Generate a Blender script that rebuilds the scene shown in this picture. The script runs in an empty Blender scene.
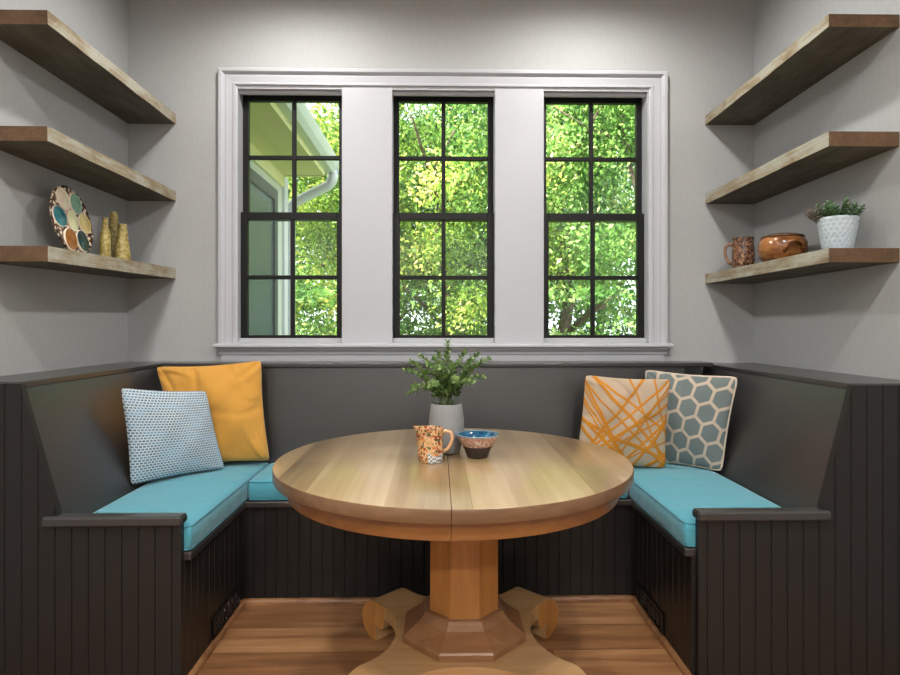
import bpy, bmesh, math, random
import numpy as np
from mathutils import Vector, Matrix
random.seed(7); rng = np.random.default_rng(11)
PI = math.pi
sc = bpy.context.scene
C = sc.collection
R = math.radians

# ------------------------------------------------------------------ objects
def tag(o, label=None, cat=None, group=None, kind=None):
    if label: o['label'] = label
    if cat: o['category'] = cat
    if group: o['group'] = group
    if kind: o['kind'] = kind
    return o

def empty(name, loc=(0, 0, 0), rotz=0.0):
    o = bpy.data.objects.new(name, None); C.objects.link(o)
    o.location = loc; o.rotation_euler = (0, 0, rotz)
    o.empty_display_size = 0.1
    return o

def obj(name, bm, mats, parent=None, smooth=False, angle=None):
    """link bmesh (world or parent-local coords) as one mesh object"""
    me = bpy.data.meshes.new(name)
    bmesh.ops.recalc_face_normals(bm, faces=bm.faces[:])
    bm.to_mesh(me); bm.free()
    return link(name, me, mats, parent, smooth, angle)

def link(name, me, mats, parent=None, smooth=False, angle=None):
    if not isinstance(mats, (list, tuple)): mats = [mats]
    for m in mats: me.materials.append(m)
    if smooth or angle is not None:
        for p in me.polygons: p.use_smooth = True
    if angle is not None:
        try: me.set_sharp_from_angle(angle=R(angle))
        except Exception: pass
    o = bpy.data.objects.new(name, me); C.objects.link(o)
    if parent: o.parent = parent
    return o

def box(bm, lo, hi, bevel=0.0, seg=2, mat=0):
    lo, hi = Vector(lo), Vector(hi)
    r = bmesh.ops.create_cube(bm, size=1.0)
    vs = r['verts']
    for v in vs:
        v.co = Vector([(lo[i] + hi[i]) / 2 + v.co[i] * (hi[i] - lo[i]) for i in range(3)])
    fs = list({f for v in vs for f in v.link_faces})
    for f in fs: f.material_index = mat
    if bevel > 0:
        es = list({e for v in vs for e in v.link_edges})
        bmesh.ops.bevel(bm, geom=es, offset=bevel, segments=seg, profile=0.5, affect='EDGES', material=-1)
    return vs

def boxbm(lo, hi, bevel=0.0, seg=2):
    bm = bmesh.new(); box(bm, lo, hi, bevel, seg); return bm

def lathe(bm, prof, n=48, M=None, mat=0, sx=1.0, sy=1.0, caps=True):
    rings = []
    for r, z in prof:
        ring = []
        for k in range(n):
            a = 2 * PI * k / n
            p = Vector((r * math.cos(a) * sx, r * math.sin(a) * sy, z))
            ring.append(bm.verts.new(M @ p if M else p))
        rings.append(ring)
    for a, b in zip(rings, rings[1:]):
        for k in range(n):
            f = bm.faces.new((a[k], a[(k + 1) % n], b[(k + 1) % n], b[k])); f.material_index = mat
    if caps:
        for ring, (r, z) in ((rings[0], prof[0]), (rings[-1], prof[-1])):
            if r > 1e-6:
                f = bm.faces.new(ring); f.material_index = mat
    tip = [v for ring, (r, z) in ((rings[0], prof[0]), (rings[-1], prof[-1])) if r <= 1e-6 for v in ring]
    if tip:
        bmesh.ops.remove_doubles(bm, verts=tip, dist=1e-6)
        rings = [r_ for r_ in rings if r_[0].is_valid and r_[-1].is_valid]
    return rings

def lathebm(prof, n=48, M=None, **k):
    bm = bmesh.new(); lathe(bm, prof, n, M, **k); return bm

def tube(bm, pts, rad, n=8, mat=0, closed=False):
    pts = [Vector(p) for p in pts]; m = len(pts)
    rads = rad if isinstance(rad, (list, tuple)) else [rad] * m
    rings = []; prevn = None
    for i in range(m):
        if closed: t = pts[(i + 1) % m] - pts[i - 1]
        else: t = pts[min(i + 1, m - 1)] - pts[max(i - 1, 0)]
        t.normalize()
        if prevn is None:
            a = Vector((0, 0, 1)) if abs(t.z) < 0.9 else Vector((1, 0, 0))
            nn = t.cross(a).normalized()
        else:
            nn = (prevn - t * prevn.dot(t))
            nn = nn.normalized() if nn.length > 1e-6 else t.orthogonal().normalized()
        prevn = nn; bb = t.cross(nn)
        rings.append([bm.verts.new(pts[i] + rads[i] * (math.cos(2*PI*k/n) * nn + math.sin(2*PI*k/n) * bb)) for k in range(n)])
    pr = list(zip(rings, rings[1:])) + ([(rings[-1], rings[0])] if closed else [])
    for a, b in pr:
        for k in range(n):
            f = bm.faces.new((a[k], a[(k+1) % n], b[(k+1) % n], b[k])); f.material_index = mat
    if not closed:
        for r_ in (rings[0], rings[-1]):
            f = bm.faces.new(r_); f.material_index = mat

def prism(bm, poly, d, mat=0):
    """poly: list of 3-D points, d: extrusion vector"""
    d = Vector(d)
    a = [bm.verts.new(Vector(p)) for p in poly]; b = [bm.verts.new(Vector(p) + d) for p in poly]
    n = len(poly)
    for f in (bm.faces.new(a), bm.faces.new(b)): f.material_index = mat
    for k in range(n):
        f = bm.faces.new((a[k], a[(k+1) % n], b[(k+1) % n], b[k])); f.material_index = mat

# ---------------------------------------------------------------- materials
def srgb(r, g, b):
    f = lambda c: ((c/255)/12.92 if c/255 <= 0.04045 else ((c/255+0.055)/1.055)**2.4)
    return (f(r), f(g), f(b), 1.0)

class MatB:
    def __init__(s, name):
        s.m = bpy.data.materials.new(name); s.m.use_nodes = True
        s.nt = s.m.node_tree; s.N = s.nt.nodes; s.L = s.nt.links
        s.b = s.N.get('Principled BSDF'); s.out = s.N.get('Material Output')
    def n(s, t, **kw):
        x = s.N.new(t)
        for k, v in kw.items():
            if k.startswith('i_'):
                key = k[2:]
                x.inputs[int(key) if key.isdigit() else key.replace('_', ' ')].default_value = v
            else: setattr(x, k, v)
        return x
    def l(s, a, b): s.L.new(a, b)
    def math(s, op, a, b=None, clamp=False):
        x = s.N.new('ShaderNodeMath'); x.operation = op; x.use_clamp = clamp
        for i, v in enumerate((a, b)):
            if v is None: continue
            if isinstance(v, (int, float)): x.inputs[i].default_value = v
            else: s.l(v, x.inputs[i])
        return x.outputs[0]
    def mix(s, fac, a, b, blend='MIX'):
        x = s.N.new('ShaderNodeMix'); x.data_type = 'RGBA'; x.blend_type = blend
        for i, v in ((0, fac), (6, a), (7, b)):
            if isinstance(v, (int, float, tuple)): x.inputs[i].default_value = v
            else: s.l(v, x.inputs[i])
        return x.outputs[2]
    def coord(s, which='Object', scale=(1, 1, 1), rot=(0, 0, 0), loc=(0, 0, 0)):
        if which == 'Position': o = s.n('ShaderNodeNewGeometry').outputs['Position']
        else: o = s.n('ShaderNodeTexCoord').outputs[which]
        mp = s.n('ShaderNodeMapping'); mp.inputs['Scale'].default_value = scale
        mp.inputs['Rotation'].default_value = rot; mp.inputs['Location'].default_value = loc
        s.l(o, mp.inputs[0]); return mp.outputs[0]
    def noise(s, vec, scale=5, detail=4, rough=0.55, dist=0.0):
        x = s.n('ShaderNodeTexNoise'); x.inputs['Scale'].default_value = scale
        x.inputs['Detail'].default_value = detail; x.inputs['Roughness'].default_value = rough
        x.inputs['Distortion'].default_value = dist
        s.l(vec, x.inputs['Vector']); return x.outputs['Fac']
    def ramp(s, fac, stops, interp='LINEAR'):
        x = s.n('ShaderNodeValToRGB'); cr = x.color_ramp; cr.interpolation = interp
        while len(cr.elements) < len(stops): cr.elements.new(0.5)
        for e, (p, c) in zip(cr.elements, stops): e.position = p; e.color = c
        s.l(fac, x.inputs[0]); return x.outputs[0]
    def bump(s, h, strength=0.3, dist=0.01):
        x = s.n('ShaderNodeBump'); x.inputs['Strength'].default_value = strength
        x.inputs['Distance'].default_value = dist
        s.l(h, x.inputs['Height']); s.l(x.outputs[0], s.b.inputs['Normal']); return x
    def col(s, c):
        if isinstance(c, tuple): s.b.inputs['Base Color'].default_value = c
        else: s.l(c, s.b.inputs['Base Color'])
    def set(s, rough=0.5, spec=0.5, metal=0.0):
        s.b.inputs['Roughness'].default_value = rough
        s.b.inputs['Specular IOR Level'].default_value = spec
        s.b.inputs['Metallic'].default_value = metal
        return s

def plain(name, c, rough=0.5, spec=0.5, metal=0.0, var=0.0, vs=30, bump=0.0, bs=200, bd=0.002):
    M = MatB(name); M.set(rough, spec, metal)
    v = M.coord('Position')
    if var > 0:
        f = M.noise(v, vs, 3)
        d = tuple(x * (1 - var) for x in c[:3]) + (1,); e = tuple(min(1, x * (1 + var)) for x in c[:3]) + (1,)
        M.col(M.ramp(f, [(0.3, d), (0.7, e)]))
    else: M.col(c)
    if bump > 0: M.bump(M.noise(v, bs, 3), bump, bd)
    return M.m

def wood(name, stops, axis='Y', grain=60, stretch=0.05, rough=0.35, planks=None, bump=0.1, pvar=0.35, spec=0.5, coord='Object', gapw=1):
    """grain runs along the given axis"""
    M = MatB(name); M.set(rough, spec)
    sx = [1, 1, 1]; sx['XYZ'.index(axis)] = stretch
    v = M.coord(coord, tuple(sx))
    fine = M.noise(v, grain, 6, 0.6, 0.6)
    broad = M.noise(v, grain * 0.16, 3, 0.5, 1.2)
    f = M.math('ADD', M.math('MULTIPLY', fine, 0.5), M.math('MULTIPLY', broad, 0.5))
    if planks:
        pax, width, ln = planks
        sp = M.n('ShaderNodeSeparateXYZ'); M.l(M.coord(coord), sp.inputs[0])
        a = M.math('FLOOR', M.math('DIVIDE', sp.outputs['XYZ'.index(pax)], width))
        wn = M.n('ShaderNodeTexWhiteNoise', noise_dimensions='1D'); M.l(a, wn.inputs['W'])
        along = M.math('ADD', M.math('DIVIDE', sp.outputs['XYZ'.index(axis)], ln), M.math('MULTIPLY', wn.outputs['Value'], 7.3))
        b = M.math('FLOOR', along)
        wn2 = M.n('ShaderNodeTexWhiteNoise', noise_dimensions='2D')
        cb = M.n('ShaderNodeCombineXYZ'); M.l(a, cb.inputs[0]); M.l(b, cb.inputs[1]); M.l(cb.outputs[0], wn2.inputs['Vector'])
        f = M.math('ADD', f, M.math('MULTIPLY', M.math('SUBTRACT', wn2.outputs['Value'], 0.5), pvar))
        fx = M.math('FRACT', M.math('DIVIDE', sp.outputs['XYZ'.index(pax)], width))
        fy = M.math('FRACT', along)
        gapx = M.math('LESS_THAN', M.math('ABSOLUTE', M.math('SUBTRACT', fx, 0.5)), 0.5 - gapw * 0.0012 / width)
        gapy = M.math('LESS_THAN', M.math('ABSOLUTE', M.math('SUBTRACT', fy, 0.5)), 0.5 - gapw * 0.0008 / ln)
        gap = M.math('MULTIPLY', gapx, gapy)
        colr = M.ramp(f, stops)
        dark = tuple(x * 0.3 for x in stops[0][1][:3]) + (1,)
        M.col(M.mix(gap, dark, colr))
    else:
        M.col(M.ramp(f, stops))
    if bump > 0: M.bump(fine, bump, 0.003)
    return M.m

mt = {}
# painted wall: faint woven texture
W = MatB('wall_paint'); W.set(0.75, 0.3)
W.col(W.ramp(W.noise(W.coord('Position', (1, 1, 0.4)), 60, 4), [(0.3, srgb(168, 170, 170)), (0.7, srgb(173, 175, 175))]))
W.bump(W.noise(W.coord('Position'), 160, 4), 0.05, 0.002); mt['wall'] = W.m
mt['ceil'] = plain('ceiling_paint', srgb(225, 224, 221), 0.8, 0.3)
mt['trim'] = plain('white_trim_paint', srgb(180, 182, 187), 0.35, 0.5)
mt['black'] = plain('charcoal_satin_paint', srgb(44, 42, 41), 0.33, 0.5, var=0.05, vs=20, bump=0.05, bs=60)
for nm_, w_, r_ in (('black', .8, .38),):
    b_ = mt[nm_].node_tree.nodes['Principled BSDF']; b_.inputs['Coat Weight'].default_value = w_; b_.inputs['Coat Roughness'].default_value = r_
mt['blackpanel'] = plain('charcoal_panel_paint', srgb(31, 29, 28), 0.42, 0.38, var=0.06, vs=20, bump=0.04, bs=80)
mt['sash'] = plain('black_sash_paint', srgb(12, 12, 12), 0.45, 0.3)
mt['register'] = plain('black_iron', srgb(22, 22, 23), 0.35, 0.5, 0.3)

fl = [(0.25, srgb(90, 60, 38)), (0.45, srgb(142, 98, 63)), (0.6, srgb(172, 126, 85)), (0.8, srgb(198, 156, 112))]
mt['floor'] = wood('oak_floor', fl, 'X', 26, 0.09, 0.33, ('Y', 0.19, 1.7), 0.15, 0.17, coord='Position')
mt['shoe'] = wood('shoe_moulding_wood', fl, 'X', 40, 0.2, 0.4)
tt = [(0.2, srgb(98, 75, 48)), (0.42, srgb(138, 112, 76)), (0.58, srgb(158, 132, 95)), (0.85, srgb(178, 156, 120))]
mt['edge'] = wood('table_top_edge_wood', [(0.25, srgb(84, 60, 40)), (0.5, srgb(116, 86, 60)), (0.8, srgb(140, 108, 80))], 'X', 30, 0.15, 0.32, None, 0.05)
mt['top'] = wood('tabletop_maple', tt, 'Y', 26, 0.05, 0.3, ('X', 0.115, 9.0), 0.03, 0.36, gapw=0)
tb = [(0.25, srgb(132, 84, 38)), (0.45, srgb(166, 112, 58)), (0.6, srgb(184, 130, 72)), (0.8, srgb(204, 152, 92))]
b_ = mt['top'].node_tree.nodes['Principled BSDF']; b_.inputs['Coat Weight'].default_value = .7; b_.inputs['Coat Roughness'].default_value = .2
mt['apron'] = wood('apron_wood', [(0.25, srgb(104, 66, 34)), (0.5, srgb(142, 94, 50)), (0.8, srgb(166, 116, 68))], 'X', 30, 0.15, 0.3, None, 0.05)
mt['ped'] = wood('pedestal_wood', tb, 'Z', 26, 0.08, 0.3, None, 0.05)
mt['rimw'] = wood('table_edge_wood', tb, 'X', 30, 0.15, 0.32, None, 0.05)
mt['scroll'] = wood('scroll_wood', [(0.25, srgb(136, 98, 58)), (0.5, srgb(178, 138, 92)), (0.8, srgb(200, 164, 118))], 'X', 30, 0.1, 0.3, None, 0.05)
mt['collarw'] = wood('collar_wood', [(0.25, srgb(100, 66, 42)), (0.5, srgb(136, 95, 62)), (0.8, srgb(162, 120, 84))], 'X', 30, 0.15, 0.3, None, 0.05)

def shelfmat(name, stops, rough=0.8):
    M = MatB(name); M.set(rough, 0.25)
    v = M.coord('Position', (1, 0.06, 1))
    f = M.noise(v, 55, 6, 0.65, 0.8); g = M.noise(M.coord('Position', (1, .5, 1)), 11, 4, 0.6, 0.5); h = M.noise(M.coord('Position', (1, .6, 1)), 170, 3, 0.7)
    k = M.math('ADD', M.math('ADD', M.math('MULTIPLY', f, 0.35), M.math('MULTIPLY', g, 0.45)), M.math('MULTIPLY', h, 0.2))
    M.col(M.ramp(k, stops)); M.bump(M.math('ADD', f, h), 0.5, 0.004); return M.m
mt['sh_under'] = shelfmat('barnwood_face', [(0.3, srgb(62, 58, 48)), (0.5, srgb(92, 88, 76)), (0.7, srgb(118, 112, 98))])
mt['sh_edge'] = shelfmat('barnwood_weathered_glare_edge', [(0.33, srgb(104, 84, 62)), (0.46, srgb(142, 128, 104)), (0.54, srgb(160, 156, 140)), (0.7, srgb(178, 180, 170))])  # weathered brown wood; the pale greys put window glare into the colour
mt['sh_end'] = shelfmat('barnwood_sawn_end', [(0.3, srgb(66, 50, 37)), (0.5, srgb(95, 73, 54)), (0.75, srgb(120, 96, 73))])

def fabric(name, c, rough=0.9, weave=700, var=0.08, wr=0.25, wscale=4, wstr=(1, 1, 1)):
    M = MatB(name); M.set(rough, 0.2)
    M.b.inputs['Sheen Weight'].default_value = 0.25
    v = M.coord('Object')
    f = M.noise(v, weave, 2)
    d = tuple(x * (1 - var) for x in c[:3]) + (1,); e = tuple(min(1, x * (1 + var)) for x in c[:3]) + (1,)
    M.col(M.ramp(f, [(0.35, d), (0.65, e)]))
    big = M.noise(M.coord('Object', wstr), wscale, 3, 0.5, 0.6)
    M.bump(M.math('ADD', M.math('MULTIPLY', f, 0.03), big), wr, 0.03); return M.m
mt['teal'] = fabric('turquoise_canvas', srgb(76, 150, 166), var=0.07, wr=0.35, wscale=6, wstr=(0.5, 2.0, 1))
mt['tealpipe'] = fabric('turquoise_piping', srgb(66, 134, 152))
mt['yellow'] = fabric('mustard_cotton', srgb(200, 146, 64), var=0.04, wr=0.3, wscale=7)

# --- patterned cushions, patterns in the cushion's own UVs
M = MatB('blue_woven_fabric'); M.set(0.9, 0.2)
v = M.coord('UV')
br = M.n('ShaderNodeTexBrick', offset=0.5, squash=1.0); M.l(v, br.inputs['Vector'])
br.inputs['Scale'].default_value = 1.0; br.inputs['Brick Width'].default_value = 0.036; br.inputs['Row Height'].default_value = 0.029
br.inputs['Mortar Size'].default_value = 0.006; br.inputs['Mortar Smooth'].default_value = 0.3; br.inputs['Bias'].default_value = 0
br.inputs['Color1'].default_value = srgb(74, 102, 124); br.inputs['Color2'].default_value = srgb(96, 128, 152); br.inputs['Mortar'].default_value = srgb(200, 206, 206)
big = M.noise(M.coord('UV', (1, 3, 1)), 3.5, 3)
c2 = M.mix(M.ramp(big, [(0.45, (0, 0, 0, 1)), (0.62, (.35, .35, .35, 1))]), br.outputs['Color'], srgb(150, 186, 212))
M.col(c2); M.bump(br.outputs['Fac'], 0.4, 0.004); mt['bluew'] = M.m

M = MatB('stick_print_fabric'); M.set(0.85, 0.2)
tc = M.coord('UV')
nz = M.n('ShaderNodeTexNoise'); nz.inputs['Scale'].default_value = 2.2; nz.inputs['Detail'].default_value = 1; M.l(tc, nz.inputs['Vector'])
off = M.n('ShaderNodeVectorMath', operation='SCALE'); off.inputs['Scale'].default_value = 0.10; M.l(nz.outputs['Color'], off.inputs[0])
add = M.n('ShaderNodeVectorMath', operation='ADD'); M.l(tc, add.inputs[0]); M.l(off.outputs[0], add.inputs[1])
acc = None; rr = random.Random(5)
for k in range(24):
    ang = rr.choice([35, 50, 62, 128, 140, 150, 115]) + rr.uniform(-9, 9)
    a = R(ang); nx, ny = -math.sin(a), math.cos(a)
    px, py = rr.uniform(0.05, 1.1), rr.uniform(0.05, 1.1); w = rr.uniform(0.012, 0.025)
    dt = M.n('ShaderNodeVectorMath', operation='DOT_PRODUCT'); M.l(add.outputs[0], dt.inputs[0]); dt.inputs[1].default_value = (nx, ny, 0)
    d = M.math('ABSOLUTE', M.math('SUBTRACT', dt.outputs['Value'], nx * px + ny * py))
    e = M.math('SUBTRACT', 1.0, M.math('DIVIDE', d, w), True)
    acc = e if acc is None else M.math('MAXIMUM', acc, e)
fac = M.math('MULTIPLY', acc, 2.0, True)
M.col(M.mix(fac, srgb(176, 156, 134), srgb(188, 122, 34)))
M.bump(M.math('ADD', M.math('MULTIPLY', fac, 0.5), M.noise(tc, 5, 3)), 0.35, 0.012); mt['stick'] = M.m

M = MatB('hexagon_print_fabric'); M.set(0.85, 0.2)
tc = M.coord('UV', (4.5, 4.5, 1), (0, 0, R(12)), (0.2, 0.1, 0))
def hexcell(off):
    a = M.n('ShaderNodeVectorMath', operation='ADD'); M.l(tc, a.inputs[0]); a.inputs[1].default_value = (off[0] + 50, off[1] + 86.6025 , 0)
    m_ = M.n('ShaderNodeVectorMath', operation='MODULO'); M.l(a.outputs[0], m_.inputs[0]); m_.inputs[1].default_value = (1, 1.73205, 1)
    s_ = M.n('ShaderNodeVectorMath', operation='SUBTRACT'); M.l(m_.outputs[0], s_.inputs[0]); s_.inputs[1].default_value = (0.5, 0.866025, 0)
    ab = M.n('ShaderNodeVectorMath', operation='ABSOLUTE'); M.l(s_.outputs[0], ab.inputs[0])
    dt = M.n('ShaderNodeVectorMath', operation='DOT_PRODUCT'); M.l(ab.outputs[0], dt.inputs[0]); dt.inputs[1].default_value = (0.5, 0.866025, 0)
    sp = M.n('ShaderNodeSeparateXYZ'); M.l(ab.outputs[0], sp.inputs[0])
    return M.math('MAXIMUM', sp.outputs[0], dt.outputs['Value'])
hd = M.math('MINIMUM', hexcell((0, 0)), hexcell((0.5, 0.866025)))
inside = M.math('MULTIPLY', M.math('SUBTRACT', 0.435, hd), 40.0, True)
fz = M.noise(M.coord('UV'), 90, 3)
hexc = M.ramp(fz, [(0.35, srgb(94, 103, 101)), (0.65, srgb(122, 132, 132))])
M.col(M.mix(inside, srgb(188, 172, 154), hexc)); M.bump(M.math('ADD', inside, fz), 0.25, 0.004); mt['hex'] = M.m
mt['hexpipe'] = fabric('beige_piping', srgb(206, 192, 172))

# --- ceramics
mt['concrete'] = plain('grey_cement', srgb(142, 142, 142), 0.7, 0.3, var=0.06, vs=40, bump=0.05, bs=150)
mt['soil'] = plain('potting_soil', srgb(52, 40, 30), 0.95, 0.1, var=0.4, vs=120, bump=0.8, bs=120)
M = MatB('floral_jug_glaze'); M.set(0.22, 0.5)
v = M.coord('Object'); vo = M.n('ShaderNodeTexVoronoi'); vo.inputs['Scale'].default_value = 95
dn = M.n('ShaderNodeTexNoise'); dn.inputs['Scale'].default_value = 70; M.l(v, dn.inputs['Vector'])
ds = M.n('ShaderNodeVectorMath', operation='SCALE'); ds.inputs['Scale'].default_value = 0.022; M.l(dn.outputs['Color'], ds.inputs[0])
da = M.n('ShaderNodeVectorMath', operation='ADD'); M.l(v, da.inputs[0]); M.l(ds.outputs[0], da.inputs[1]); M.l(da.outputs[0], vo.inputs['Vector'])
spots = M.ramp(vo.outputs['Distance'], [(0.5, (1, 1, 1, 1)), (0.62, (0, 0, 0, 1))])
hue = M.n('ShaderNodeSeparateColor'); M.l(vo.outputs['Color'], hue.inputs[0])
flower = M.ramp(hue.outputs[0], [(0.0, srgb(150, 66, 40)), (0.25, srgb(186, 106, 60)), (0.45, srgb(96, 96, 58)), (0.65, srgb(202, 150, 84)), (0.85, srgb(84, 72, 50))], 'CONSTANT')
msk = M.noise(v, 16, 2); mm = M.ramp(msk, [(0.30, (0, 0, 0, 1)), (0.38, (1, 1, 1, 1))])
base = M.mix(M.math('MULTIPLY', spots, mm), srgb(210, 170, 126), flower)
sp = M.n('ShaderNodeSeparateXYZ'); M.l(v, sp.inputs[0])
ck = M.n('ShaderNodeTexChecker'); ck.inputs['Scale'].default_value = 150; M.l(v, ck.inputs['Vector']); ck.inputs['Color1'].default_value = srgb(232, 228, 216); ck.inputs['Color2'].default_value = srgb(120, 134, 150)
low = M.math('MULTIPLY', M.math('LESS_THAN', M.math('ADD', sp.outputs[2], M.math('MULTIPLY', M.math('SUBTRACT', msk, 0.5), 0.05)), 0.032), M.math('GREATER_THAN', sp.outputs[0], -0.008))
M.col(M.mix(low, base, ck.outputs['Color'])); mt['jug'] = M.m
mt['jugplain'] = plain('peach_glaze', srgb(206, 160, 118), 0.22, 0.5, var=0.05)
M = MatB('bowl_outer_glaze'); M.set(0.3, 0.5)
v = M.coord('Object'); vo = M.n('ShaderNodeTexVoronoi'); vo.inputs['Scale'].default_value = 110; M.l(v, vo.inputs['Vector'])
M.col(M.ramp(vo.outputs['Distance'], [(0.3, srgb(196, 150, 128)), (0.5, srgb(150, 98, 76)), (0.7, srgb(214, 196, 184))])); mt['bowlout'] = M.m
mt['bowlfoot'] = plain('dark_brown_glaze', srgb(46, 34, 30), 0.3)
M = MatB('bowl_blue_glaze'); M.set(0.12, 0.6)
M.col(M.ramp(M.noise(M.coord('Object'), 50, 3), [(0.35, srgb(16, 46, 74)), (0.6, srgb(36, 92, 124)), (0.75, srgb(120, 160, 176))])); mt['bowlin'] = M.m
mt['bowlrim'] = plain('slate_blue_glaze', srgb(120, 140, 152), 0.25, var=0.2, vs=90)
M = MatB('brown_stoneware_glaze'); M.set(0.2, 0.55)
v = M.coord('Object', (1, 1, 2.5)); M.col(M.ramp(M.noise(v, 16, 4), [(0.3, srgb(82, 48, 24)), (0.5, srgb(132, 82, 42)), (0.7, srgb(166, 114, 66))])); mt['stone'] = M.m
mt['stonerim'] = plain('dark_stoneware_glaze', srgb(84, 60, 44), 0.25, var=0.25, vs=60)
M = MatB('speckled_mug_glaze'); M.set(0.25, 0.5)
v = M.coord('Object'); M.col(M.ramp(M.noise(v, 75, 4, 0.7), [(0.40, srgb(44, 31, 25)), (0.50, srgb(92, 62, 44)), (0.58, srgb(150, 108, 78)), (0.70, srgb(196, 164, 136))])); mt['mug'] = M.m
mt['mugplain'] = plain('tan_mug_glaze', srgb(132, 98, 74), 0.25, var=0.2, vs=60)
M = MatB('white_embossed_ceramic'); M.set(0.45, 0.5); M.col(srgb(176, 188, 195)); mt['white'] = M.m
M = MatB('mottled_ochre_glaze'); M.set(0.4, 0.4)
M.col(M.ramp(M.noise(M.coord('Object'), 70, 5, 0.7), [(0.34, srgb(98, 86, 46)), (0.5, srgb(156, 138, 74)), (0.66, srgb(198, 180, 122))])); mt['vase'] = M.m
M = MatB('plate_glaze'); M.set(0.25, 0.5)
v = M.coord('Object'); vo = M.n('ShaderNodeTexVoronoi'); vo.inputs['Scale'].default_value = 62; M.l(v, vo.inputs['Vector'])
M.col(M.ramp(vo.outputs['Distance'], [(0.36, srgb(226, 208, 186)), (0.48, srgb(176, 146, 120)), (0.56, srgb(66, 46, 38))])); mt['plate'] = M.m
mt['platedark'] = plain('dark_plate_glaze', srgb(40, 38, 40), 0.3)
mt['bead'] = plain('cream_bead_glaze', srgb(226, 210, 188), 0.25)
def glaze(name, a, b):
    M = MatB(name); M.set(0.15, 0.55); M.col(M.ramp(M.noise(M.coord('Object'), 30, 3), [(0.35, a), (0.65, b)])); return M.m
wells = [glaze('cream_pink_glaze', srgb(226, 224, 190), srgb(220, 196, 178)), glaze('sea_green_glaze', srgb(104, 146, 126), srgb(134, 172, 150)),
         glaze('straw_glaze', srgb(218, 204, 142), srgb(206, 180, 110)), glaze('bottle_green_glaze', srgb(22, 46, 46), srgb(40, 70, 66)),
         glaze('amber_glaze', srgb(120, 70, 22), srgb(160, 102, 38)), glaze('teal_glaze', srgb(30, 96, 108), srgb(64, 138, 146)),
         glaze('pale_lime_glaze', srgb(226, 226, 180), srgb(206, 210, 160))]

def leafmat(name, stops, trans=0.35, rough=0.5, spec=0.3, clump=0):
    M = MatB(name); M.set(rough, spec)
    g = M.n('ShaderNodeNewGeometry'); f = g.outputs['Random Per Island']
    if clump: f = M.math('ADD', M.math('MULTIPLY', f, .55), M.math('SUBTRACT', M.math('MULTIPLY', M.noise(M.coord('Position'), clump, 3), 2.2), .85), True)
    c = M.ramp(f, stops); M.col(c)
    tr = M.n('ShaderNodeBsdfTranslucent'); M.l(c, tr.inputs['Color'])
    ms = M.n('ShaderNodeMixShader'); ms.inputs[0].default_value = trans
    M.l(M.b.outputs[0], ms.inputs[1]); M.l(tr.outputs[0], ms.inputs[2]); M.l(ms.outputs[0], M.out.inputs['Surface'])
    return M.m
mt['leaf'] = leafmat('herb_leaf', [(0.0, srgb(70, 98, 50)), (0.35, srgb(108, 142, 74)), (0.75, srgb(150, 176, 108)), (0.95, srgb(140, 148, 132))], 0.25)
mt['stem'] = plain('green_stem', srgb(96, 116, 66), 0.6)
mt['sleaf'] = leafmat('succulent_leaf', [(0.0, srgb(46, 78, 46)), (0.5, srgb(72, 110, 66)), (0.9, srgb(104, 134, 90))], 0.15)
mt['pleaf'] = leafmat('mauve_leaf', [(0.0, srgb(112, 92, 94)), (0.6, srgb(146, 122, 120)), (1.0, srgb(120, 126, 98))], 0.15)
TREE = [(0.0, srgb(42, 76, 38)), (0.3, srgb(80, 122, 58)), (0.6, srgb(116, 160, 78)), (0.85, srgb(156, 190, 104)), (1.0, srgb(204, 216, 150))]
mt['tree1'] = leafmat('broad_leaf_green', TREE, 0.5, 0.5, clump=.9)
mt['tree2'] = leafmat('broad_leaf_deep_green', [(p, tuple(c_ * k for c_, k in zip(c[:3], (.72, .85, .9))) + (1,)) for p, c in TREE], 0.45, 0.5, clump=.9)
mt['tree3'] = leafmat('broad_leaf_lime', [(p, (min(1, c[0] * 1.5), min(1, c[1] * 1.15), c[2] * 0.9, 1)) for p, c in TREE], 0.55, 0.5, clump=.9)
mt['bark'] = plain('grey_brown_bark', srgb(96, 84, 70), 0.9, 0.2, var=0.35, vs=14, bump=0.6, bs=20, bd=0.02)
mt['grass'] = plain('woodland_ground', srgb(104, 124, 62), 0.95, 0.1, var=0.4, vs=3, bump=0.5, bs=30, bd=0.03)
mt['siding'] = plain('white_house_paint', srgb(176, 180, 172), 0.6, 0.3)
mt['soffit'] = plain('cream_soffit_paint', srgb(206, 202, 156), 0.65, 0.3)
mt['gutterm'] = plain('white_aluminium', srgb(190, 194, 196), 0.4, 0.5)
mt['shingle'] = plain('roof_shingle', srgb(92, 90, 88), 0.9, 0.2, var=0.3, vs=20)
mt['wframe'] = plain('dark_grey_frame', srgb(58, 64, 64), 0.5)
G = MatB('screened_glass'); G.set(0.25, 0.6); G.col(srgb(70, 84, 86)); mt['wglass'] = G.m
# clear pane: thin transparent sheet with its fresnel reflection
G = MatB('clear_window_glass')
tr = G.n('ShaderNodeBsdfTransparent'); tr.inputs[0].default_value = (0.97, 0.985, 0.975, 1)
gl = G.n('ShaderNodeBsdfGlossy'); gl.inputs['Roughness'].default_value = 0.02
fr = G.n('ShaderNodeFresnel'); fr.inputs['IOR'].default_value = 1.45
ms = G.n('ShaderNodeMixShader'); G.l(fr.outputs[0], ms.inputs[0]); G.l(tr.outputs[0], ms.inputs[1]); G.l(gl.outputs[0], ms.inputs[2]); G.l(ms.outputs[0], G.out.inputs['Surface'])
mt['glass'] = G.m

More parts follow.
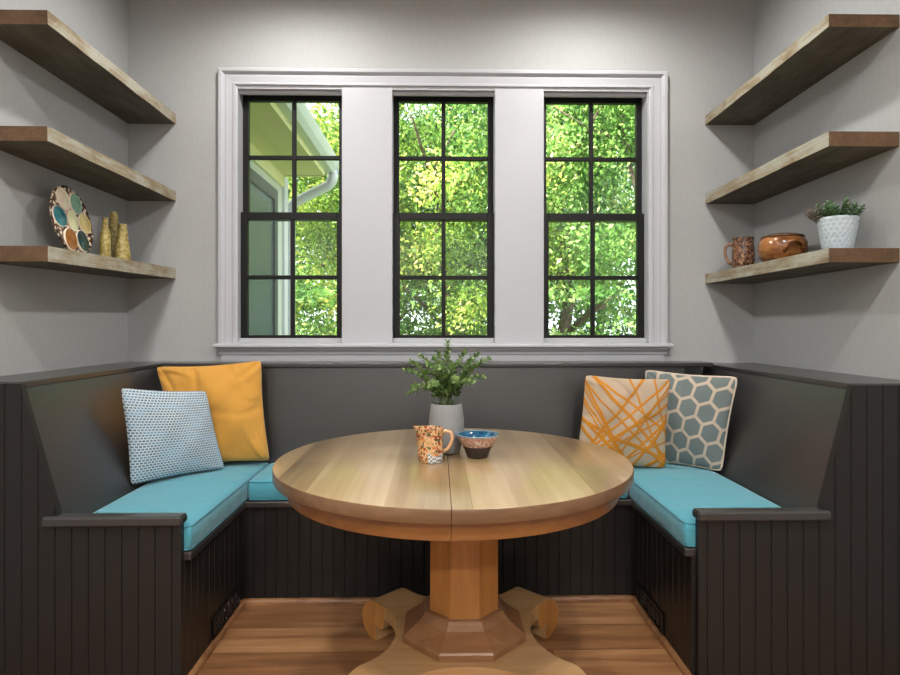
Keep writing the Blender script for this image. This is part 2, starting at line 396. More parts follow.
# ------------------------------------------------------------ room geometry
XL, XR, YB, ZC, YR = -1.646, 1.711, 3.25, 3.05, -3.4
OPEN = [(-1.068, -0.509), (-0.247, 0.307), (0.564, 1.130)]
OZ = (1.135, 2.487)

o = obj('floor', boxbm((XL - .1, YR - .1, -0.06), (XR + .1, YB + .15, 0)), mt['floor']); tag(o, 'brown wide plank wood floor', 'floor', kind='structure')
o = obj('ceiling', boxbm((XL - .1, YR - .1, ZC), (XR + .1, YB + .15, ZC + .1)), mt['ceil']); tag(o, 'flat white ceiling above the breakfast nook', 'ceiling', kind='structure')
o = obj('wall_left', boxbm((XL - .1, YR, 0), (XL, YB + .15, ZC)), mt['wall']); tag(o, 'grey wall behind the left shelves', 'wall', kind='structure')
o = obj('wall_right', boxbm((XR, YR, 0), (XR + .1, YB + .15, ZC)), mt['wall']); tag(o, 'grey wall behind the right shelves', 'wall', kind='structure')
o = obj('wall_front', boxbm((XL - .1, YR - .1, 0), (XR + .1, YR, ZC)), mt['wall']); tag(o, 'grey wall facing the windows across the room', 'wall', kind='structure')
bm = bmesh.new()
y0, y1 = YB, YB + 0.15
box(bm, (XL, y0, 0), (XR, y1, OZ[0])); box(bm, (XL, y0, OZ[1]), (XR, y1, ZC))
xs = [XL] + [v for p in OPEN for v in p] + [XR]
for a, b in zip(xs[0::2], xs[1::2]): box(bm, (a, y0, OZ[0]), (b, y1, OZ[1]))
o = obj('wall_back', bm, mt['wall']); tag(o, 'grey back wall around the three windows', 'wall', kind='structure')

# window casing: mitred moulded profile swept round the three openings
CX0, CX1, CZ1, CZ0 = -1.160, 1.229, 2.586, 1.128
prof = [(0, 0), (0, .033), (.004, .037), (.020, .037), (.027, .030), (.036, .019), (.042, .021), (.078, .018), (.083, .025), (.094, .025), (.1, .016), (.107, .013), (.107, 0)]
bm = bmesh.new(); rows = []
for w, h in prof:
    y = YB - h; w *= .90
    rows.append([bm.verts.new(p) for p in ((CX0 + w, y, CZ0), (CX0 + w, y, CZ1 - w), (CX1 - w, y, CZ1 - w), (CX1 - w, y, CZ0))])
for a, b in zip(rows, rows[1:]):
    for k in range(3): bm.faces.new((a[k], a[k+1], b[k+1], b[k]))
for k in (0, 3): bm.faces.new([r_[k] for r_ in rows])
o = obj('trim_1', bm, mt['trim']); tag(o, 'white moulded casing around the window group', 'window casing', kind='structure')
# boards between the windows + jamb liners
for n, (a, b) in enumerate(((OPEN[0][1], OPEN[1][0]), (OPEN[1][1], OPEN[2][0]))):
    o = obj('trim_%d' % (n + 2), boxbm((a - .002, YB - .014, CZ0), (b + .002, YB + .149, OZ[1] + .012), .002, 1), mt['trim'])
    tag(o, 'wide white board between the %s windows' % (('left and middle', 'middle and right')[n]), 'mullion board', kind='structure')
bm = bmesh.new()
prism(bm, [(-1.175, YB + .05, 1.108), (-1.175, YB - .062, 1.108), (-1.175, YB - .07, 1.113), (-1.175, YB - .07, 1.122), (-1.175, YB - .062, 1.128), (-1.175, YB + .05, 1.135)], (2.420, 0, 0))
prism(bm, [(CX0, YB, 1.072), (CX0, YB - .026, 1.072), (CX0, YB - .030, 1.084), (CX0, YB - .048, 1.100), (CX0, YB - .050, 1.108), (CX0, YB, 1.108)], (CX1 - CX0, 0, 0))
prism(bm, [(CX0 + .012, YB, 1.03), (CX0 + .012, YB - .016, 1.03), (CX0 + .012, YB - .018, 1.038), (CX0 + .012, YB - .018, 1.072), (CX0 + .012, YB, 1.072)], (CX1 - CX0 - .024, 0, 0))
o = obj('trim_4', bm, mt['trim']); tag(o, 'white window stool and apron under the three windows', 'window sill', kind='structure')

ZM0, ZM1 = 1.799, 1.837   # meeting rail
for n, (a, b) in enumerate(OPEN):
    w = empty('window_%d' % (n + 1), ((a + b) / 2, YB + .06, OZ[0]))
    tag(w, '%s white cased window with black double hung sashes' % ('left', 'middle', 'right')[n], 'window', kind='structure')
    inv = Matrix.Translation(-w.location)
    def put(name, bm, m, par=w):
        bm.transform(inv); return obj(name, bm, m, par)
    bm = bmesh.new()   # jamb liner and sloping sill
    ya, yb_ = YB - .012, YB + .149
    box(bm, (a - .001, ya, OZ[0]), (a + .003, yb_, OZ[1])); box(bm, (b - .003, ya, OZ[0]), (b + .001, yb_, OZ[1]))
    box(bm, (a, ya, OZ[1] - .004), (b, yb_, OZ[1] + .002)); box(bm, (a + .003, YB + .010, OZ[1] - .024), (b - .003, YB + .026, OZ[1] - .003), .003, 1); box(bm, (a, YB + .02, OZ[0] - .01), (b, yb_, 1.157))
    put('jamb', bm, mt['trim'])
    for nm, z0, z1, y, bot, top in (('lower_sash', 1.157, ZM1, YB + .04, .016, ZM1 - ZM0), ('upper_sash', ZM0, OZ[1] - .004, YB + .078, ZM1 - ZM0, .03)):
        bm = bmesh.new(); t = .034; s = .036 if nm[0] == 'l' else .03
        A, B = a + .003, b - .003
        box(bm, (A, y, z0), (A + s, y + t, z1), .002, 1); box(bm, (B - s, y, z0), (B, y + t, z1), .002, 1)
        box(bm, (A + s, y, z0), (B - s, y + t, z0 + bot), .002, 1); box(bm, (A + s, y, z1 - top), (B - s, y + t, z1), .002, 1)
        f = put(nm, bm, mt['sash'])
        bm = bmesh.new(); cx = (A + B) / 2; cz = (z0 + bot + z1 - top) / 2
        box(bm, (cx - .011, y + .004, z0 + bot), (cx + .011, y + t - .004, z1 - top), .003, 1)
        box(bm, (A + s, y + .005, cz - .011), (B - s, y + t - .005, cz + .011), .003, 1)
        g = put('muntin', bm, mt['sash'], f)
        bm = boxbm((A + s - .004, y + t / 2 - .0015, z0 + bot - .004), (B - s + .004, y + t / 2 + .0015, z1 - top + .004))
        g = put('pane', bm, mt['glass'], f); tag(g, 'clear glass pane')

# quarter-round shoe moulding along the bench bases
def shoe(name, p0, p1, nrm, label):
    bm = bmesh.new(); d = Vector(p1) - Vector(p0); nv = Vector(nrm); p0 = Vector(p0)
    poly = [p0, p0 + Vector((0, 0, .022))] + [p0 + nv * (.018 * math.sin(t)) + Vector((0, 0, .004 + .018 * math.cos(t))) for t in (.3, .6, .9, 1.2, 1.57)] + [p0 + nv * .018]
    prism(bm, poly, d); tag(obj(name, bm, mt['shoe']), label, 'shoe moulding', kind='structure')
XI0, XI1, YI = -0.862, 0.876, 2.69
shoe('trim_5', (XI0, YI, 0), (XI1, YI, 0), (0, -1, 0), 'brown quarter round along the back bench base')
shoe('trim_6', (XI0, 2.05, 0), (XI0, YI - .018, 0), (1, 0, 0), 'brown quarter round along the left bench base')
shoe('trim_7', (XI1, 2.05, 0), (XI1, YI - .018, 0), (-1, 0, 0), 'brown quarter round along the right bench base')

# ------------------------------------------------------------------ banquette
def bead(o_, u, nrm, us, top, z0=0.0, thick=.02, pitch=.055, start=0.0):
    """beadboard panel: origin o_, along u, facing nrm, between us[0] and us[-1]; top(u) gives height"""
    o_, u, nrm = Vector(o_), Vector(u), Vector(nrm)
    cols = []
    k = math.ceil((us[0] - start) / pitch)
    while start + k * pitch < us[-1]:
        g = start + k * pitch
        for dx, d in ((-.003, 0), (-.001, .0035), (.001, .0035), (.003, 0)):
            if us[0] < g + dx < us[-1]: cols.append((g + dx, d))
        k += 1
    for x in us: cols.append((x, None))
    cols.sort(key=lambda c: c[0])
    bm = bmesh.new(); R_ = []
    dlast = 0
    for x, d in cols:
        if d is None: d = 0
        b_ = o_ + u * x
        t_ = Vector((0, 0, top(x)))
        b0 = b_ + Vector((0, 0, z0))
        R_.append([bm.verts.new(b0 - nrm * d), bm.verts.new(b_ + t_ - nrm * d), bm.verts.new(b_ + t_ - nrm * thick), bm.verts.new(b0 - nrm * thick)])
    for a, b in zip(R_, R_[1:]):
        for k in range(4): bm.faces.new((a[k], a[(k+1) % 4], b[(k+1) % 4], b[k]))
    bm.faces.new(R_[0]); bm.faces.new(R_[-1])
    return bm

def side_bench(s, xi, xb, xt, xw, name_side, zc=1.03):
    root = empty('banquette_bench', (xi, 2.37, 0))
    tag(root, 'charcoal beadboard bench along the %s wall' % name_side, 'bench', 'built-in benches of the nook')
    inv = Matrix.Translation(-root.location)
    def put(nm, bm, m, par=root, **k):
        bm.transform(inv); return obj(nm, bm, m, par, **k)
    ax = lambda x: s * x    # positive outward from room centre
    yf = 2.05
    # end panel with sloped upper part (u runs outward)
    a, b, c, w = abs(xi) + (.012 if s > 0 else 0), abs(xb), abs(xt), abs(xw) - .001
    def top(x):
        if x <= b: return .557
        if x < c: return .60 + (x - b) / (c - b) * (zc - .60)
        return zc
    bm = bead((0, yf, 0), (s, 0, 0), (0, -1, 0), [a, b, b + .0006, c, w], top, 0, .024, .0553, a + .03)
    put('end_panel', bm, mt['blackpanel'])
    bm = bmesh.new()     # arm rail with a soft nose
    x0, x1 = s * (a - .010), s * (b + (.036 if s < 0 else .020))
    r0, r1 = (.557, .589) if s < 0 else (.562, .594)
    pr = [(yf - .022, r0 + .005), (yf - .018, r0), (yf + .028, r0), (yf + .032, r0 + .005), (yf + .032, r1 - .006), (yf + .026, r1), (yf - .014, r1), (yf - .022, r1 - .007)]
    prism(bm, [(x0, y, z) for y, z in pr], (x1 - x0, 0, 0))
    bmesh.ops.bevel(bm, geom=[e for e in bm.edges if abs(e.verts[0].co.x - x0) < 1e-5 and abs(e.verts[1].co.x - x0) < 1e-5], offset=.006, segments=2, affect='EDGES')
    put('arm_rail', bm, mt['black'])
    bm = bead((xi, 0, 0), (0, 1, 0), (-s, 0, 0), [yf + .025, YI], lambda x: .43, 0, .02, .055, yf + .03)
    put('front_panel', bm, mt['blackpanel'])
    bm = bmesh.new()
    box(bm, (min(xi - s * .024, s * (b + .1)), yf + .0245, .425), (max(xi - s * .024, s * (b + .1)), YB - .01, .455), .006, 2)
    put('seat_deck', bm, mt['black'])
    bm = bmesh.new()     # sloped backrest board
    sl = (c - b) / (zc - .60); zb, zt = .455, zc - .018
    xbb = b + (zb - .6) * sl + .012; xtt = b + (zt - .6) * sl + .012
    prism(bm, [(s * xbb, yf + .0245, zb), (s * xtt, yf + .0245, zt), (s * (xtt + .02), yf + .0245, zt), (s * (xbb + .02), yf + .0245, zb)], (0, YB - .02 - yf - .0245, 0))
    put('backrest', bm, mt['black'])
    bm = bmesh.new()
    box(bm, (min(s * (c + .006), s * w), yf + .0245, zc - .018), (max(s * (c + .006), s * w), YB - .001, zc + .004), .004, 2)
    put('ledge', bm, mt['black'])
    return root
side_bench(-1, XI0, -1.272, -1.395, XL, 'left')
side_bench(1, XI1, 1.312, 1.420, XR, 'right', 1.019)
root = empty('banquette_bench', (0, YI, 0)); tag(root, 'charcoal beadboard bench running under the windows', 'bench', 'built-in benches of the nook')
inv = Matrix.Translation(-root.location)
def put(nm, bm, m, par=None, **k):
    bm.transform(inv); return obj(nm, bm, m, par or root, **k)
put('front_panel', bead((0, YI, 0), (1, 0, 0), (0, -1, 0), [XI0 + .0004, XI1 - .0004], lambda x: .43, 0, .02, .05, XI0), mt['blackpanel'])
put('seat_deck', boxbm((XI0 - .02, YI - .024, .4255), (XI1 + .02, YB - .01, .4545), .006, 2), mt['black'])
bm = bmesh.new(); prism(bm, [(-1.24, 3.045, .455), (-1.24, 3.10, 1.012), (-1.24, 3.125, 1.012), (-1.24, 3.07, .455)], (2.51, 0, 0)); put('backrest', bm, mt['black'])
put('ledge', boxbm((-1.39, 3.085, 1.0125), (1.415, YB - .001, 1.0335), .004, 2), mt['black'])

# registers
def register(x, s, label):
    root = empty('floor_register', (x - s * .001, 2.48, .024)); tag(root, label, 'vent', 'iron vents in the bench bases')
    bm = bmesh.new(); y0, y1, z0, z1, f, t = -.15, .15, 0, .082, .009, .007
    X = lambda a, b: (min(-s * a, -s * b), max(-s * a, -s * b))
    def bx(a0, a1, b0, b1, t0=0, t1=t):
        xx = X(t0, t1); box(bm, (xx[0], a0, b0), (xx[1], a1, b1), .0015, 1)
    bx(y0, y1, z0, z0 + f); bx(y0, y1, z1 - f, z1); bx(y0, y0 + f, z0 + f, z1 - f); bx(y1 - f, y1, z0 + f, z1 - f)
    obj('frame', bm, mt['register'], root)
    bm = bmesh.new()
    for k in range(6):
        cy = y0 + f + .023 + k * .0475; 
        for r_, n in ((.021, 20), (.011, 14)):
            tube(bm, [(-s * .004, cy + r_ * math.cos(2*PI*i/n), .041 + 1.25 * r_ * math.sin(2*PI*i/n)) for i in range(n)], .0028, 6, closed=True)
        tube(bm, [(-s * .004, cy + .0237, .01), (-s * .004, cy + .0237, .072)], .0025, 6)
    obj('scroll_grille', bm, mt['register'], root)
    obj('backing', boxbm((X(.0002, .0012)[0], y0 + .004, .004), (X(.0002, .0012)[1], y1 - .004, z1 - .004)), mt['sash'], root)
register(XI0, -1, 'black scrolled iron vent in the left bench base')
register(XI1, 1, 'black scrolled iron vent in the right bench base')

# ------------------------------------------------------------------ seat cushions
def seat_cushion(x0, x1, y0, y1, z0, z1, label):
    cx, cy = (x0 + x1) / 2, (y0 + y1) / 2
    root = empty('seat_cushion', (cx, cy, z0)); tag(root, label, 'cushion', 'turquoise bench cushions')
    hx, hy, h = (x1 - x0) / 2, (y1 - y0) / 2, z1 - z0
    bm = bmesh.new(); box(bm, (-hx, -hy, 0), (hx, hy, h), .016, 3)
    bmesh.ops.subdivide_edges(bm, edges=[e for e in bm.edges if e.calc_length() > .2], cuts=14, use_grid_fill=True)
    for v in bm.verts:
        u, w, t = v.co.x / hx, v.co.y / hy, v.co.z / h
        k = max(0, 1 - u * u) * max(0, 1 - w * w)
        if t > .9: v.co.z += .016 * k ** .6 + .003 * math.sin(9 * v.co.y + 3 * v.co.x) * k
        side = 4 * t * (1 - t)
        v.co.x += .006 * side * u; v.co.y += .006 * side * w
    obj('cover', bm, mt['teal'], root, smooth=True)
    for nm, z in (('piping', h - .006), ('piping', .006)):
        bm = bmesh.new(); r_ = .02; pts = []
        for sx, sy, a0 in ((1, 1, 0), (-1, 1, 90), (-1, -1, 180), (1, -1, 270)):
            for k in range(6):
                a = R(a0 + 18 * k); pts.append((sx * (hx - r_) + (r_ - .001) * math.cos(a), sy * (hy - r_) + (r_ - .001) * math.sin(a), z))
        fine = []
        for p, q in zip(pts, pts[1:] + pts[:1]):
            m = max(1, int((Vector(q) - Vector(p)).length / .05))
            fine += [Vector(p).lerp(Vector(q), i / m) for i in range(m)]
        tube(bm, fine, .0042, 8, closed=True); obj(nm, bm, mt['tealpipe'], root, smooth=True)
seat_cushion(-1.256, -.842, 2.078, 3.036, .456, .545, 'turquoise seat cushion under the blue and mustard pillows')
seat_cushion(.856, 1.288, 2.078, 3.036, .456, .545, 'turquoise seat cushion under the orange and hexagon pillows')
seat_cushion(-.832, .842, 2.672, 3.036, .456, .543, 'turquoise seat cushion under the windows behind the table')

# ------------------------------------------------------------------ pillows
def pillow(BL, BR, TR, TL, thick, mat, label, pinch=.05, n=56, fold=0.0, piping=None, seed=0, ncrease=10, creasedepth=.005):
    P = [Vector(p) for p in (BL, BR, TR, TL)]
    c = sum(P, Vector()) / 4
    root = empty('throw_pillow', (c.x, c.y, min(p.z for p in P))); tag(root, label, 'pillow', 'throw pillows on the benches')
    org = root.location
    N = ((P[1] - P[0]).cross(P[3] - P[0])).normalized()
    if N.y > 0: N = -N
    rs = random.Random(seed); ph = [rs.uniform(0, 6.28) for _ in range(8)]
    def mid(u, v):
        a = (u + 1) / 2; b = (v + 1) / 2
        k = 1 - .035 * (u * v) ** 10; uu = u * k * (1 - pinch * (1 - v * v)); vv = v * k * (1 - pinch * (1 - u * u))
        a = (uu + 1) / 2; b = (vv + 1) / 2
        return P[0].lerp(P[1], a).lerp(P[3].lerp(P[2], a), b)
    def th(u, v):
        e = max(0, (1 - u * u)) * max(0, (1 - v * v))
        t = thick * (e ** .42) * (1 - .12 * (u * u + v * v))
        if fold:
            t += fold * e ** .5 * (math.sin(5 * u + 3 * v + ph[0]) * .5 + math.sin(-7 * u + 6 * v + ph[1]) * .35 + .3 * math.sin(13 * (u + v) + ph[2]) * max(0, u * v))
        return t
    cr_ = []
    for k in range(ncrease):              # creases running in from corners and edges
        cu, cv = rs.choice([(-1, 1), (1, 1), (-1, -1), (1, -1), (-.2, 1), (.4, 1), (1, .1), (-1, 0)])
        cu += rs.uniform(-.12, .12); cv += rs.uniform(-.12, .12)
        a = math.atan2(-cv, -cu) + rs.uniform(-.55, .55)
        cr_.append((cu, cv, math.cos(a), math.sin(a), rs.uniform(.3, .8), rs.uniform(.03, .07), rs.uniform(.5, 1) * rs.choice((-1, -1, 1))))
    def crease(u, v):
        t = 0
        for cu, cv, dx, dy, Ln, w, A in cr_:
            a = (u - cu) * dx + (v - cv) * dy; q = (u - cu) * dy - (v - cv) * dx + .06 * math.sin(4 * a)
            if a > -.1: t += A * math.exp(-(q / w) ** 2) * math.exp(-(a / Ln) ** 2)
        return t
    bm = bmesh.new(); uvl = bm.loops.layers.uv.new('UVMap')
    g = [math.sin((2 * i / n - 1) * PI / 2) for i in range(n + 1)]
    front, back = {}, {}
    for i, u in enumerate(g):
        for j, v in enumerate(g):
            m = mid(u, v) - org
            if i in (0, n) or j in (0, n):
                front[i, j] = back[i, j] = bm.verts.new(m)
            else:
                t = th(u, v); t += creasedepth * crease(u, v) * min(1, 6 * (1 - u * u)) * min(1, 6 * (1 - v * v)); front[i, j] = bm.verts.new(m + N * t); back[i, j] = bm.verts.new(m - N * t * .8)
    for i in range(n):
        for j in range(n):
            for S in (front, back):
                ks = ((i, j), (i+1, j), (i+1, j+1), (i, j+1))
                f = bm.faces.new([S[k] for k in ks]); f.smooth = True
                for lp, k in zip(f.loops, ks): lp[uvl].uv = ((g[k[0]] + 1) / 2, (g[k[1]] + 1) / 2)
    obj('cover', bm, mat, root, smooth=True)
    if piping:
        bm = bmesh.new(); pts = []
        m = 20
        for k in range(m): pts.append(mid(-1 + 2 * k / m, -1))
        for k in range(m): pts.append(mid(1, -1 + 2 * k / m))
        for k in range(m): pts.append(mid(1 - 2 * k / m, 1))
        for k in range(m): pts.append(mid(-1, 1 - 2 * k / m))
        tube(bm, [p - org for p in pts], .0055, 8, closed=True); obj('piping', bm, piping, root, smooth=True)
    return root
pillow((-1.272, 2.53, .562), (-.985, 2.825, .562), (-1.066, 2.81, .926), (-1.303, 2.51, .972), .062, mt['bluew'], 'pale blue woven pillow leaning before the mustard pillow', seed=1, fold=.006)
pillow((-1.215, 2.86, .556), (-.812, 2.955, .566), (-.868, 3.005, 1.056), (-1.345, 2.905, 1.033), .08, mt['yellow'], 'plain mustard yellow pillow in the left corner', seed=2, fold=.018, pinch=.06, ncrease=20, creasedepth=.018)
pillow((.646, 2.87, .556), (1.058, 2.795, .558), (1.075, 2.775, .980), (.706, 2.90, .990), .06, mt['stick'], 'beige pillow with orange crossing stick print', seed=3, fold=.014, ncrease=14, creasedepth=.012)
pillow((1.05, 2.975, .556), (1.30, 2.755, .556), (1.362, 2.725, .990), (1.035, 3.01, 1.003), .055, mt['hex'], 'grey pillow with hexagon print against right backrest', seed=4, fold=.006, piping=mt['hexpipe'])

# ------------------------------------------------------------------ shelves
def shelf(x0, x1, yn, zn, zf, th, label, free):
    bm = bmesh.new()
    vs = box(bm, (x0, yn, 0), (x1, YB - .0005, th))
    bmesh.ops.subdivide_edges(bm, edges=[e for e in bm.edges if e.calc_length() > .2], cuts=24, use_grid_fill=True)
    rs = random.Random(label)
    for v in bm.verts:
        t = (v.co.y - yn) / (YB - yn)
        if abs(v.co.x - free) < 1e-4: v.co.x += .0015 * math.sin(17 * v.co.y + rs.random()) + rs.uniform(-.0008, .0008)
        v.co.z += zn + (zf - zn) * t
    bmesh.ops.recalc_face_normals(bm, faces=bm.faces[:])
    for f in bm.faces:
        f.normal_update(); n = f.normal
        f.material_index = 2 if abs(n.y) > .7 else (1 if abs(n.x) > .7 else 0)
    o = obj('floating_shelf', bm, [mt['sh_under'], mt['sh_edge'], mt['sh_end']]); tag(o, label, 'shelf', 'floating shelves')
SL, SRx = -1.393, 1.446
shelf(XL, SL, 2.19, 2.299, 2.296, .051, 'topmost of the three left thick rough wood shelves', SL)
shelf(XL, SL, 2.19, 1.883, 1.886, .0525, 'middle left wood shelf above the ceramic plate', SL)
shelf(XL, SL, 2.19, 1.453, 1.474, .0555, 'lowest left wood shelf carrying plate and vases', SL)
shelf(SRx, XR, 2.215, 2.331, 2.310, .047, 'topmost of the three right thick rough wood shelves', SRx)
shelf(SRx, XR, 2.215, 1.889, 1.882, .0545, 'middle right wood shelf above the small planter', SRx)
shelf(SRx, XR, 2.215, 1.459, 1.451, .0525, 'lowest right wood shelf carrying mug, pot and planter', SRx)
def zl(y): return 1.453 + .021 * (y - 2.19) / 1.06 + .0555
def zr(y): return 1.459 - .008 * (y - 2.215) / 1.035 + .0525

# ------------------------------------------------------------------ table
TX, TY, PX = .052, 2.14, .090
root = empty('dining_table', (PX, TY, 0)); tag(root, 'round wooden pedestal table with split top', 'table')
inv = Matrix.Translation(-root.location)
SEAM = .034
def half(r, z0, z1, side, bev):
    """half disc left/right of the seam with a softened rim"""
    bm = bmesh.new(); n = 72
    prof_ = [(r - bev, z0), (r - bev * .3, z0 + bev * .3), (r, z0 + bev), (r, z1 - bev), (r - bev * .3, z1 - bev * .3), (r - bev, z1)]
    xs_ = SEAM + side * .0009
    rings = []
    for rr_, z in prof_:
        d = xs_ - TX; lim = math.acos(max(-1, min(1, d / rr_)))
        a0, a1 = (-lim, lim) if side > 0 else (lim, 2 * PI - lim)
        rings.append([bm.verts.new((TX + rr_ * math.cos(a0 + (a1 - a0) * k / n), TY + rr_ * math.sin(a0 + (a1 - a0) * k / n), z)) for k in range(n + 1)])
    for a, b in zip(rings, rings[1:]):
        for k in range(n): bm.faces.new((a[k], a[k+1], b[k+1], b[k]))
    bm.faces.new(rings[0]); bm.faces.new(rings[-1])
    bm.faces.new([r_[0] for r_ in rings] + [r_[-1] for r_ in reversed(rings)])
    bmesh.ops.recalc_face_normals(bm, faces=bm.faces[:])
    for f in bm.faces:
        f.normal_update(); f.material_index = 0 if abs(f.normal.z) > .8 else 1
    bm.transform(inv); return bm
for s in (-1, 1):
    obj('tabletop_leaf', half(.612, .72, .76, s, .005), [mt['top'], mt['edge']], root, angle=40)
    obj('apron', half(.566, .662, .7198, s, .004), [mt['apron'], mt['apron']], root, angle=40)
def octa(prof_, cx, cy):
    bm = bmesh.new(); rings = []
    for r_, z in prof_:   # r_ = apothem, flat face to the front
        q = r_ / math.cos(PI / 8)
        rings.append([bm.verts.new((cx + q * math.cos(PI / 8 + k * PI / 4), cy + q * math.sin(PI / 8 + k * PI / 4), z)) for k in range(8)])
    for a, b in zip(rings, rings[1:]):
        for k in range(8): bm.faces.new((a[k], a[(k+1) % 8], b[(k+1) % 8], b[k]))
    bm.faces.new(rings[0]); bm.faces.new(rings[-1]); bm.transform(inv); return bm
obj('column', octa([(.117, .2), (.117, .662)], PX, TY), mt['ped'], root)
obj('collar', octa([(.208, .1505), (.208, .170), (.204, .176), (.172, .200), (.150, .218), (.138, .232), (.134, .243), (.118, .244)], PX, TY), mt['collarw'], root)
# concave-sided platform with four rolled feet
bm = bmesh.new(); poly = []
AL, HW = .385, .082        # arm reach to foot axis, half width
for k in range(4):
    a = R(45 + 90 * k); d = Vector((math.cos(a), math.sin(a))); t = Vector((-d.y, d.x))
    pL, pR = d * (AL - .035) - t * (HW - .002), d * (AL - .035) + t * (HW - .002)
    poly += [pL, pR]
    a2 = a + PI / 2; d2 = Vector((math.cos(a2), math.sin(a2))); t2 = Vector((-d2.y, d2.x)); qL = d2 * (AL - .035) - t2 * (HW - .002)
    cdir = Vector((math.cos(a + PI / 4), math.sin(a + PI / 4)))
    ctl = cdir * .19
    m_ = 14
    for i in range(1, m_):
        s = i / m_
        c1 = d * .2 + t * .085; c1 = pR.lerp(ctl, .62); c2 = qL.lerp(ctl, .62)
        c1 = pR - d * .13; c2 = qL - d2 * .13
        poly.append(pR * (1-s)**3 + c1 * 3*s*(1-s)**2 + c2 * 3*s*s*(1-s) + qL * s**3)
prism(bm, [(PX + p.x, TY + p.y, .098) for p in poly], (0, 0, .052))
bm.transform(inv); obj('platform', bm, mt['scroll'], root)
for k in range(4):
    a = R(45 + 90 * k); d = Vector((math.cos(a), math.sin(a), 0)); t = Vector((-d.y, d.x, 0)); bc = Vector((PX, TY, 0)) + d * AL
    out_, in_ = [], []
    # solid roll seen from the side: round outside, with a curled notch cut in low on the inner side
    rr0, cz = .075, .0755
    pts_ = [(rr0 * math.cos(R(q)), cz + rr0 * math.sin(R(q))) for q in range(98, -98, -7)]
    pts_ += [(-.016, .004), (-.012, .030), (-.004, .068), (-.016, .060), (-.034, .054), (-.052, .060), (-.060, .078), (-.062, .1485)]
    bm = bmesh.new()
    prism(bm, [bc + d * (x + .012) - t * HW + Vector((0, 0, z)) for x, z in pts_], t * (2 * HW))
    bmesh.ops.recalc_face_normals(bm, faces=bm.faces[:])
    for f in bm.faces:
        f.normal_update(); f.material_index = 1 if abs(f.normal.dot(t)) > .9 else 0
    bm.transform(inv); obj('scroll_foot', bm, [mt['scroll'], mt['ped']], root, angle=35)

# ------------------------------------------------------------------ things on the table
ZT = .76
def leaf(bm, p, d, up, L, Wd, mat=0, cup=.15):
    d = d.normalized(); s = d.cross(up)
    s = s.normalized() if s.length > 1e-5 else d.orthogonal().normalized()
    n = s.cross(d)
    pts = [p, p + d * L * .35 + s * Wd * .5 + n * cup * Wd, p + d * L * .75 + s * Wd * .38 + n * cup * Wd * .6, p + d * L, p + d * L * .75 - s * Wd * .38 + n * cup * Wd * .6, p + d * L * .35 - s * Wd * .5 + n * cup * Wd]
    v = [bm.verts.new(q) for q in pts]; c = bm.verts.new(p + d * L * .5)
    for i in range(6):
        f = bm.faces.new((v[i], v[(i+1) % 6], c)); f.material_index = mat; f.smooth = True

root = empty('potted_plant', (.031, 2.225, ZT)); tag(root, 'leafy green plant in grey pot on the table', 'plant')
obj('pot', lathebm([(0, 0), (.044, 0), (.050, .004), (.057, .03), (.0635, .08), (.0645, .11), (.061, .15), (.0575, .176), (.0565, .179), (.053, .179), (.053, .168), (0, .168)], 48), mt['concrete'], root, angle=50)
obj('soil', lathebm([(0, .1682), (.0525, .1682), (.0525, .171), (.03, .174), (0, .175)], 32), mt['soil'], root, smooth=True)
tips = [(-.155, -.02, .20), (-.135, .03, .25), (-.125, -.06, .10), (-.10, .0, .29), (-.07, -.04, .24), (-.045, .05, .27), (-.02, -.05, .22), (.005, .0, .385), (.0, .06, .30), (.045, -.04, .25), (.07, .03, .31), (.095, -.03, .27), (.12, .02, .30), (.16, .0, .265), (.135, -.03, .155), (.09, -.07, .13), (-.145, -.01, .05), (-.06, -.08, .12), (.03, -.07, .15), (-.09, .05, .18), (.10, .06, .20), (.02, .04, .23), (-.03, .0, .31)]
rs = random.Random(3)
for tx, ty, tz in tips:
    bm = bmesh.new(); tz = tz * .72 + .02
    p0 = Vector((rs.uniform(-.03, .03), rs.uniform(-.03, .03), .17)); p3 = Vector((tx * .97, ty, .17 + tz * .80))
    p1 = p0 + Vector((tx * .15, ty * .15, .07)); p2 = p0.lerp(p3, .6) + Vector((0, 0, .05))
    cur = lambda s: p0 * (1-s)**3 + p1 * 3*s*(1-s)**2 + p2 * 3*s*s*(1-s) + p3 * s**3
    tube(bm, [cur(i / 9) for i in range(10)], [.0016 * (1 - .06 * i) for i in range(10)], 5, mat=1)
    L = (p3 - p0).length; m_ = int(10 + L * 115)
    for i in range(m_):
        s = .16 + .84 * i / (m_ - 1); p = cur(s); t = (cur(min(1, s + .03)) - cur(s - .03)).normalized()
        a = i * 2.4 + rs.uniform(-.5, .5); side = t.orthogonal().normalized(); side = (Matrix.Rotation(a, 3, t) @ side)
        size = rs.uniform(.018, .028) * (1.0 - .25 * s)
        for q in (1, -1):
            leaf(bm, p, side * q + t * rs.uniform(.3, .9), t + Vector((0, 0, .6)), size, size * .62)
    obj('sprig', bm, [mt['leaf'], mt['stem']], root)

